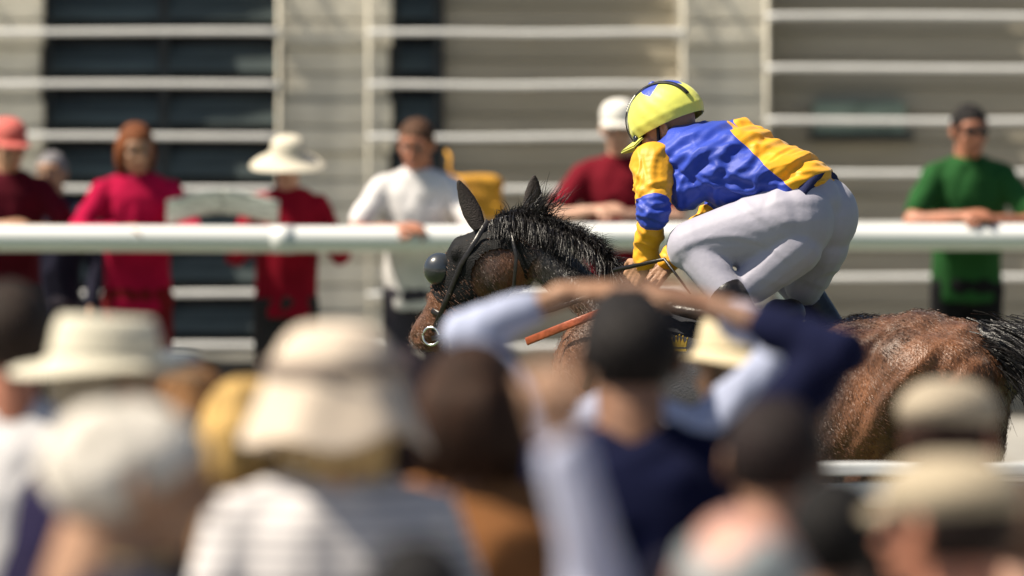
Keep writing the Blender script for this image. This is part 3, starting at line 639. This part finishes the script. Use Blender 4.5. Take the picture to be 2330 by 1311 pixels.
dr = HL*.55*np.sign(rng.normal(size=(8000, 1))+.9)+Z*.55-HF*.45+rng.normal(size=(8000, 3))*.25; dr /= np.linalg.norm(dr, axis=1)[:, None]
hang = rng.random(8000) < .55; dr[hang] = HL*.75-Z*.35-HF*.35+rng.normal(size=(int(hang.sum()), 3))*.15; rt[hang] += HL*.02+rng.normal(size=(int(hang.sum()), 1))*HL*.02
v, f = strands(rt, dr, rng.uniform(.03, .085, 8000)*np.where(hang, 1.5, 1), .0014, (0, 0, -1.5), .10)
o = meshobj('mane', hh((v, f)), black_hair, horse); o['kind'] = 'stuff'
rt = np.array([Q(1225, 480)])+rng.normal(size=(140, 3))*np.array((.03, .02, .015)); dr = np.tile(-HF*.6+Z*.75, (140, 1))+rng.normal(size=(140, 3))*.3
v, f = strands(rt, dr/np.linalg.norm(dr, axis=1)[:, None], rng.uniform(.05, .12, 140), .0015, (0, 0, -.3), .1); meshobj('forelock', hh((v, f)), black_hair, horse)['kind'] = 'stuff'
# tail
tp = [Q(2235, 765), Q(2300, 790), Q(2360, 850), Q(2420, 960), Q(2460, 1100), Q(2480, 1250)]
v, f, n_ = remesh([cap(tp[i], tp[i+1], (.04, .05, .055, .06, .055)[i], (.05, .055, .06, .055, .02)[i]) for i in range(5)], .012, 2)
o = meshobj('tail', hh((folds(v, n_, .008, 40, (.5, 0, -1), .1), f)), black_hair, horse)
k = rng.integers(0, 4, 3500); fr = rng.random((3500, 1)); ta = np.array(tp); rt = ta[k]*(1-fr)+ta[k+1]*fr+rng.normal(size=(3500, 3))*.035; dr = (ta[k+1]-ta[k]); dr = dr/np.linalg.norm(dr, axis=1)[:, None]+rng.normal(size=(3500, 3))*.15
v, f = strands(rt, dr/np.linalg.norm(dr, axis=1)[:, None], rng.uniform(.12, .3, 3500), .0016, (.1, 0, -.7), .05); meshobj('tail_strands', hh((v, f)), black_hair, o)['kind'] = 'stuff'
# short coat hair over the sunny side
sel = np.where((BN@HL > -.4) & (BV[:, 2] > .35))[0]; pick = rng.choice(sel, 130000); rt = BV[pick]+rng.normal(size=(130000, 3))*.005-BN[pick]*.001
flow = -HF*.75-Z*.65+HF*0; flow = np.tile(flow, (130000, 1))+np.stack([np.sin(rt[:, 0]*13+rt[:, 2]*9), 0*rt[:, 0], np.cos(rt[:, 0]*11-rt[:, 2]*7)], 1)*.25
flow = flow-BN[pick]*(flow*BN[pick]).sum(1)[:, None]; flow = flow/np.linalg.norm(flow, axis=1)[:, None]+BN[pick]*.12+rng.normal(size=(130000, 3))*.05; flow /= np.linalg.norm(flow, axis=1)[:, None]
v, f = strands(rt, flow, rng.uniform(.008, .016, 130000), .0005, (0, 0, -.3), .05, 2); meshobj('coat_hair', hh((v, f)), coat, horse)['kind'] = 'stuff'

# ---------------------------------------------------------------- jockey
jock = thing('person', 'crouched jockey in blue and yellow silks and yellow cap riding the bay horse', 'person', tuple(Q(1700, 700)))
JO = np.array(jock.location); jj = lambda vf: (np.asarray(vf[0])-JO, vf[1])
U = 1.45e-3
NS, FS = Q(1532, 370, .16), Q(1618, 335, -.16)           # shoulders
NE, NWr = Q(1560, 478, .26), Q(1522, 590, .20)             # near elbow, wrist
FE, FW_ = Q(1575, 470, -.25), Q(1490, 600, -.10)
PEL = Q(1822, 470); NH, FH = Q(1812, 500, .085), Q(1842, 492, -.085)
NK, FK = Q(1640, 556, .23), Q(1700, 580, -.20)
NA, FA = Q(1800, 752, .29), Q(1830, 760, -.26)
HC = Q(1515, 272)
def orient(fdir, up):
    f_ = np.array(fdir, float); f_ /= np.linalg.norm(f_); u_ = np.array(up, float); u_ -= f_*u_.dot(f_); u_ /= np.linalg.norm(u_); x = np.cross(f_, u_)
    return np.stack([x, f_, u_], 1)
HO = orient(HF*.93-Z*.30+HL*.18, Z)
pieces = [(T(HEAD['fine'][0], HO, HC-Z*.03), HEAD['fine'][1])]
core = [cap(HC-HF*.03-Z*.06, (NS+FS)/2+Z*.02, .055, .06), cap(NS, NE, .045, .038), cap(NE, NWr, .038, .026), cap(FS, FE, .045, .038), cap(FE, FW_, .038, .026),
        cap((NS+FS)/2, PEL, .10, .10, flat=1), cap(NH, NK, .085, .055), cap(FH, FK, .085, .055), cap(NK, NA, .05, .035), cap(FK, FA, .05, .035)]
v, f, n_ = remesh(core, .014, 2); pieces.append((v, f))
pieces.append(hand(NWr, NWr-NE+HF*.08, -HL+Z*-.2, 1, 1.1)); pieces.append(hand(FW_, FW_-FE, HL, -1, 1.1))
meshobj('body', jj(join(pieces)), skin('tan'), jock)
# creases: sharp ridges laid along short curved lines
def creases(V, N, o, u, w_, n, ang, asd, L, sg, A, ex, seed):
    g = np.random.default_rng(seed); a = (V-o)@u; b = (V-o)@w_; h = np.zeros(len(V))
    for _ in range(n):
        c0, c1 = g.uniform(-1, 1, 2)*np.array(ex); t = R(ang+g.normal()*asd); l_ = L*g.uniform(.5, 1.4); s_ = sg*g.uniform(.7, 1.5); cv = g.normal()*.6
        al = (a-c0)*math.cos(t)+(b-c1)*math.sin(t); ac = -(a-c0)*math.sin(t)+(b-c1)*math.cos(t)+cv*al*al/l_
        h += g.uniform(.5, 1.2)*(np.exp(-(ac/s_)**2)-.7*np.exp(-((ac+1.5*s_)/(1.2*s_))**2))*np.exp(-(al/l_)**4)
    return V+N*(A*np.clip(h, -1.6, 1.8))[:, None]
# jacket
blue = (.012, .045, .40); yell = (.80, .38, .004)
jm = mat('silk_blue', blue, .56, .15, 6, .08, 160, sheen=.15, spec=.4); sp0 = Q(1590, 270); spine = Q(1800, 395)
ld = W(1765, 385, 30)-W(1640, 283, 30); nv = np.cross(ld, np.array((0, 1., 0))-.25*HF); nv /= np.linalg.norm(nv); nv = nv if nv[2] > 0 else -nv
plane_split(jm, yell, [(W(1702, 334, 29.95)-JO, nv)])
mid = (NS+FS)/2
def tr(px, py, rv, rs, tilt=.0): return (Q(px, py), HL*rs, (Z*math.cos(tilt)+HF*math.sin(tilt)*-1)*rv*U)
ps = [loft([tr(1530, 350, 45, .10, -.5), tr(1570, 365, 88, .185, -.35), tr(1630, 375, 100, .20, -.15), tr(1700, 388, 98, .185, .1), tr(1770, 412, 86, .165, .3), tr(1830, 440, 80, .155, .5), tr(1860, 455, 60, .14, .6)], 32),
      cap(NS+(FS-NS)*.22, FS, .066, .066), cap(NS+(mid-NS)*.35, NS+(mid-NS)*.6+Z*.02, .07, .066), cap(FS+Z*.02, Q(1660, 335, -.10), .07, .09), cap(NS+(mid-NS)*.4-Z*.03, Q(1600, 420, .12), .065, .08)]
v, f, n_ = remesh(ps, .0046, 3)
v = folds(v, n_, .004, 11, Q(1780, 330)-Q(1560, 450), .10, 2.1); v = creases(v, n_, Q(1680, 390), -HF, Z, 40, 34, 13, .19, .0135, .0060, (.24, .13), 4)
meshobj('jacket', jj((v, f)), jm, jock)
# sleeves: yellow with a blue band about the elbow
for (sh, e, w_, seed) in ((NS, NE, NWr, 1.), (FS, FE, FW_, 3.)):
    sm = mat('silk_sleeve_%d' % seed, yell, .55, .12, 8, .08, 120, sheen=.1)
    d = (w_-e)/np.linalg.norm(w_-e); d0 = (e-sh)/np.linalg.norm(e-sh)
    plane_split(sm, blue, [(e-d0*.036-JO, d0), (e+d*.045-JO, -d)])
    tv = []
    for q in range(9):
        t_ = q/8; p = sh*(1-t_)+e*t_ if t_ < 1 else e
        tv.append(ell(sh+(e-sh)*t_, (.078-.022*t_,)*2+(.074-.014*t_,), None, 16, 12))
    for q in range(9):
        t_ = q/8; rr = .052-.012*t_+.004*math.sin(q*2.1); tv.append(ell(e+(w_-e)*t_, (rr, rr, rr), None, 16, 12))
    v, f, n_ = remesh(tv+[cap(sh, e, .056, .05), cap(e, w_, .05, .036)], .0045, 2)
    v = creases(v, n_, (sh+w_)/2, -HF, Z, 22, 20, 26, .08, .0100, .0050, (.07, .18), int(seed)+8)
    # gathered where the band is sewn on
    a = (v-e)@d; v = v-n_*(np.exp(-((a-.045)/.008)**2)*.006+np.exp(-((a+.036)/.008)**2)*.006)[:, None]
    so2 = meshobj('sleeve', jj((v, f)), sm, jock)
    meshobj('cuff', jj(tube([w_-d*.02, w_-d*.005, w_+d*.012], [.040, .038, .036], 20)), M['silk_sleeve_1'], so2)
meshobj('collar', jj(loft([((NS+FS)/2+HF*.03+Z*.045, HL*.085, HF*.06-Z*.02), ((NS+FS)/2+HF*.065+Z*.055, HL*.078, HF*.055-Z*.03)], 28)), cloth('collar_yellow', yell), jock)
# breeches
bw = mat('white_breeches', (.37, .36, .44), .6, .05, 6, .08, 80, sheen=.2)
ps = [ell(Q(1838, 500, .07), (.115, .115, .135)), ell(Q(1860, 492, -.07), (.11, .11, .13)), cap(Q(1838, 462), Q(1850, 458), .098, .098), cap(NH, NK, .125, .088, 20), cap(FH, FK, .120, .08, 20),
      cap(NK, NK+(NA-NK)*.72, .078, .055), cap(FK, FK+(FA-FK)*.72, .075, .055), cap(Q(1835, 560, .10), Q(1760, 640, .17), .095, .07), cap(Q(1850, 560, -.08), Q(1790, 650, -.15), .09, .07)]
v, f, n_ = remesh(ps, .008, 4); v = creases(v, n_, Q(1760, 520), -HF, Z, 14, -25, 25, .13, .012, .0030, (.25, .2), 12)
meshobj('breeches', jj((v, f)), bw, jock)
meshobj('waistband', jj(loft([(Q(1846, 452), HL*.146, (Z*.95-HF*.3)*.108), (Q(1866, 460), HL*.146, (Z*.95-HF*.3)*.108)], 32)), cloth('navy_belt', (.02, .025, .08)), jock)
for a_, k_ in ((NA, NK), (FA, FK)):
    v, f, n_ = remesh([cap(k_+(a_-k_)*.55, a_, .064, .044), cap(a_, a_+HF*.17-Z*.01, .042, .03), cap(a_-Z*.03, a_+HF*.17-Z*.04, .035, .028)], .008, 2)
    meshobj('boot', jj((v, f)), leather, jock)
# cap on the helmet
n_u, n_v = 160, 84; HC2 = HC+Z*.010; rad = np.array((.112, .134, .118)); V = []; F = []; idx = []
for i in range(n_v+1):
    th = math.pi*(.60)*i/n_v
    for j in range(n_u):
        ph = 2*math.pi*j/n_u
        g_ = 1+.016*math.cos(ph*6)*math.sin(th)**2+.006*math.sin(ph*17+th*9)*math.sin(th)+.012*math.exp(-((th-1.62)/.09)**2)
        V.append((math.sin(th)*math.sin(ph)*rad[0]*g_, math.sin(th)*math.cos(ph)*rad[1]*g_, math.cos(th)*rad[2]*(1+.0*g_)))
for i in range(n_v):
    for j in range(n_u):
        k = (j+1) % n_u; F.append((i*n_u+j, i*n_u+k, (i+1)*n_u+k, (i+1)*n_u+j))
        th = math.pi*.60*(i+.5)/n_v; ph = ((j+.5)/n_u*5+.35) % 1; tri = abs(ph-.5)*2
        idx.append(1 if th < R(24+30*tri) else 0)
HO2 = orient(HF*.93-Z*.44, Z); V = T(np.array(V), HO2, HC2)
cy = mat('cap_yellow', (.70, .71, .12), .5, .06, 9, .1, 45, sheen=.2); cbm = mat('cap_blue', (.06, .10, .50), .4, .1, 9, .4, 45)
cp = meshobj('helmet_cap', jj((V, F)), [cy, cbm], jock); cp.data.polygons.foreach_set('material_index', idx)
cp.modifiers.new('s', 'SOLIDIFY').thickness = .004
v, f = ell((0, 0, 0), (.013, .013, .008), None, 14, 8); meshobj('button', jj((T(v, HO2, HC2+HO2[:, 2]*.120), f)), cbm, cp)
g = []; FF = []
for q, zz in enumerate((0, .006)):
    for i in range(6):
        for j in range(17):
            a = R(-58+116*j/16); rr = i/5; g.append((math.sin(a)*.106, math.cos(a)*.128+rr*.066*math.cos(a)**.7, -.034+zz-.012*rr-.9*math.sin(a)**2*.02))
for q in range(2):
    for i in range(5):
        for j in range(16): a = q*102+i*17+j; f_ = (a, a+1, a+18, a+17); FF.append(f_ if q else f_[::-1])
for j in range(16): a = 85+j; FF.append((a, a+1, a+103, a+102))
meshobj('peak', jj((T(np.array(g), HO2, HC2), FF)), cy, cp)
# goggle strap over the cap, with its pale printed stretch, and chin strap
def loop(t0, t1, wd, tilt, m, name, lift):
    rings = []
    for q in range(25):
        a = t0+(t1-t0)*q/24; y = math.cos(a); z = math.sin(a); p = np.array((rad[0]*.62*tilt*(1) if False else 0, 0, 0))
        x_ = tilt*rad[0]; s_ = math.sqrt(max(0, 1-tilt*tilt)); pt = np.array((x_, y*rad[1]*s_, z*rad[2]*s_))*1.028
        nn = pt/rad**2; nn /= np.linalg.norm(nn); tg = np.array((0, -z*rad[1], y*rad[2])); tg /= np.linalg.norm(tg); sd_ = np.cross(nn, tg)
        rings.append((pt+nn*lift, sd_*wd/2, nn*.0022))
    v, f = loft(rings, 10); meshobj(name, jj((T(v, HO2, HC2), f)), m, cp)
elas = mat('black_elastic', (.008, .008, .008), .6, .2); wl = mat('white_print', (.75, .75, .72), .6, .05)
loop(R(-28), R(36), .016, -.38, elas, 'goggle_strap', .001); loop(R(36.5), R(66), .016, -.38, wl, 'strap_print', .001); loop(R(66.5), R(165), .016, -.38, elas, 'goggle_strap', .001)
for q in range(7): loop(R(40+q*3.6), R(41.3+q*3.6), .006, -.38, elas, 'print_mark', .0035)
gv = [ell((-.034, .095, -.02), (.034, .018, .024)), ell((.034, .095, -.02), (.034, .018, .024))]
v, f = join(gv); meshobj('goggles', jj((T(v, HO, HC-Z*.02), f)), mat('goggle_lens', (.01, .01, .012), .12, coat=.6), jock)
meshobj('chin_strap', jj(tube([T(np.array([p]), HO, HC-Z*.03)[0] for p in ((-.086, .0, .03), (-.080, .02, -.05), (-.04, .045, -.105), (.0, .055, -.118), (.04, .045, -.105), (.08, .02, -.05))], .006, 8)), elas, jock)
meshobj('neck_scarf', jj(loft([(HC-HF*.02-Z*.085, HL*.075, HF*.07), (HC-HF*.05-Z*.11, HL*.085, HF*.08+Z*.02)], 28)), mat('black_scarf', (.01, .01, .012), .8), jock)
meshobj('whip', jj(tube([NWr+np.array((0, -.02, -.03))+HF*.10-HL*-.02, NWr-HF*.10+Z*.01+HL*.06, NWr-HF*.22-Z*.10+HL*.12], [.008, .006, .003], 8)), leather, jock)

# ---------------------------------------------------------------- near spectators, seen from behind
GN = 'near spectators watching the race from behind'
strip = mat('cloth_striped_white', (.66, .63, .62), .85, .08, 6, .25, 200, stripes=(38, 2, (.36, .34, .36), .35))
strip2 = mat('cloth_striped_lilac', (.50, .52, .66), .85, .08, 6, .25, 200, stripes=(46, 2, (.38, .40, .55), .3))
grey = mat('cloth_grey_ribbed', (.26, .30, .31), .85, .1, 6, .25, 200, stripes=(70, 2, (.14, .17, .18), .4))
N = lambda *a, **k: person(*a, grp=GN, **k)
N(20, 640, 19., -.1, 'ruddy necked man with dark hair and white shirt at the left edge', 'ruddy', ('short', (.025, .016, .012)), ('white', (.72, .70, .70)), (.03, .03, .04), collar=(.75, .72, .72), width=1.05)
N(235, 697, 18., -1.0, 'man in a cream panama hat and dark purple jacket facing right at the left', 'tan', ('short', (.3, .26, .2)), ('purple_jacket', (.012, .009, .035)), (.03, .03, .04), hat=('panama', ('cream_felt', (.64, .60, .48)), (.36, .33, .27)), look=(0, -4), width=1.14)
N(372, 776, 20.5, -1.2, 'person in a slate blue brimmed hat just right of the cream panama', 'tan', ('short', (.05, .03, .02)), ('brown_jacket', (.11, .055, .03)), (.03, .03, .04), hat=('bucket', ('slate', (.12, .14, .16)), None), look=(0, 0))
N(440, 835, 19.5, -.5, 'person with tan brown hair behind the white haired head', 'tan', ('bob', (.20, .095, .035)), ('tan_jacket', (.20, .11, .05)), (.04, .03, .03))
N(285, 925, 14.5, -1.25, 'white haired man in a navy jacket turned right, large in the lower left', 'tan', ('fluffy', (.60, .56, .50)), ('navy_jacket', (.004, .004, .018)), (.02, .02, .03), look=(0, -6), collar=(.55, .42, .20), width=1.25)
N(560, 862, 18.8, -.7, 'person with golden blond hair left of the striped shirt', 'pale', ('bob', (.50, .32, .11)), ('tan_jacket', (.20, .11, .05)), (.04, .03, .03))
N(760, 712, 16.6, .25, 'person in a drooping cream bell hat and white striped shirt at the lower left centre', 'pale', ('bob', (.45, .32, .16)), ('white', (.7, .7, .7)), (.03, .03, .03), hat=('bell', ('pale_straw', (.60, .50, .40)), (.22, .17, .14)), shirt_mat=strip, width=1.04)
N(1075, 782, 17.2, -.2, 'person with dark brown hair and tan brown jacket behind the raised arm', 'brown', ('bob', (.030, .013, .007)), ('rust_jacket', (.26, .11, .04)), (.05, .03, .03), collar=(.6, .55, .52), width=1.08)
UPARM = {1: {'e': (.27, .12, 1.62), 'w': (.22, .10, 1.92)}}
n7 = N(950, 1225, 13.2, 0, 'black haired person raising a pale lilac striped sleeve at the bottom centre', 'tan', ('short', (.010, .009, .010)), ('lilac', (.5, .5, .6)), (.03, .03, .04), arms=UPARM, shirt_mat=strip2, palms={1: (-.2, 1, 0), -1: (0, 1, 0)}, curl=.9)
CLASP = {1: {'e': (.40, .02, 1.67), 'w': (.12, .07, 1.735)}, -1: {'e': (.37, .02, 1.69), 'w': (.08, .07, 1.76)}}
N(1425, 658, 20.6, 0, 'man in a pale blue shirt with hands clasped on his head, elbows out', 'tan', ('short', (.012, .010, .010)), ('paleblue', (.42, .46, .62)), (.02, .025, .05), arms=CLASP, palms={1: (0, .4, -1), -1: (0, .4, -1), ('d', 1): (-1, .2, .05), ('d', -1): (1, .2, .0)}, curl=.3, width=1.06, sleeve='half')
N(1668, 700, 21.5, .6, 'man in a cream straw hat with pale band beside the raised navy sleeve', 'tan', ('short', (.1, .07, .05)), ('beige', (.35, .3, .22)), (.03, .03, .04), hat=('panama', ('straw', (.62, .52, .34)), (.4, .34, .22)))
SHIELD = {1: {'e': (.36, .02, 1.66), 'w': (.12, .12, 1.74)}, -1: REST}
N(1436, 676, 18.3, 0, 'broad dark haired man in a navy jacket shading his eyes, below the jockey', 'brown', ('short', (.010, .008, .008)), ('navy_suit_jacket', (.004, .006, .030)), (.01, .012, .03), arms=SHIELD, palms={1: (-.2, .1, -1), -1: (.9, .1, -.2)}, curl=.2, width=1.16, sleeve='half')
N(1762, 905, 16.4, .1, 'dark haired person in a black jacket below the straw hat', 'brown', ('short', (.014, .008, .008)), ('black_jacket', (.003, .003, .010)), (.01, .012, .03), width=1.1)
N(1690, 1147, 13., 0, 'balding pink scalped man in a grey ribbed top at the bottom right of centre', 'pink', ('bald', (.30, .33, .34)), ('grey', (.3, .3, .3)), (.03, .03, .04), shirt_mat=grey, width=1.1)
N(2160, 848, 18., -.5, 'red necked man in a beige flat cap over the rail at the right', 'ruddy', ('short', (.04, .02, .015)), ('wine_jacket', (.06, .01, .015)), (.03, .03, .04), hat=('flatcap', ('beige', (.36, .30, .22)), None), width=1.12)
N(2165, 1015, 14.4, .9, 'man in a khaki cap and black jacket turned left in the lower right corner', 'ruddy', ('short', (.02, .012, .01)), ('black_jacket', (.003, .003, .009)), (.02, .02, .03), hat=('flatcap', ('khaki', (.40, .33, .23)), None), width=1.12)
N(2330, 1085, 16.2, .2, 'person in a pale pink top cut by the right edge', 'pale', ('short', (.10, .06, .04)), ('pink', (.5, .2, .22)), (.03, .03, .04))

N(1902, 1085, 14.9, -.1, 'black haired person in dark clothes between the pink scalp and the khaki cap', 'brown', ('short', (.006, .005, .005)), ('black_jacket', (.003, .003, .009)), (.01, .012, .03))
N(905, 795, 18.6, .3, 'person with dark plum brown hair just right of the drooping bell hat', 'brown', ('bob', (.022, .014, .020)), ('plum_jacket', (.03, .018, .032)), (.01, .012, .03))
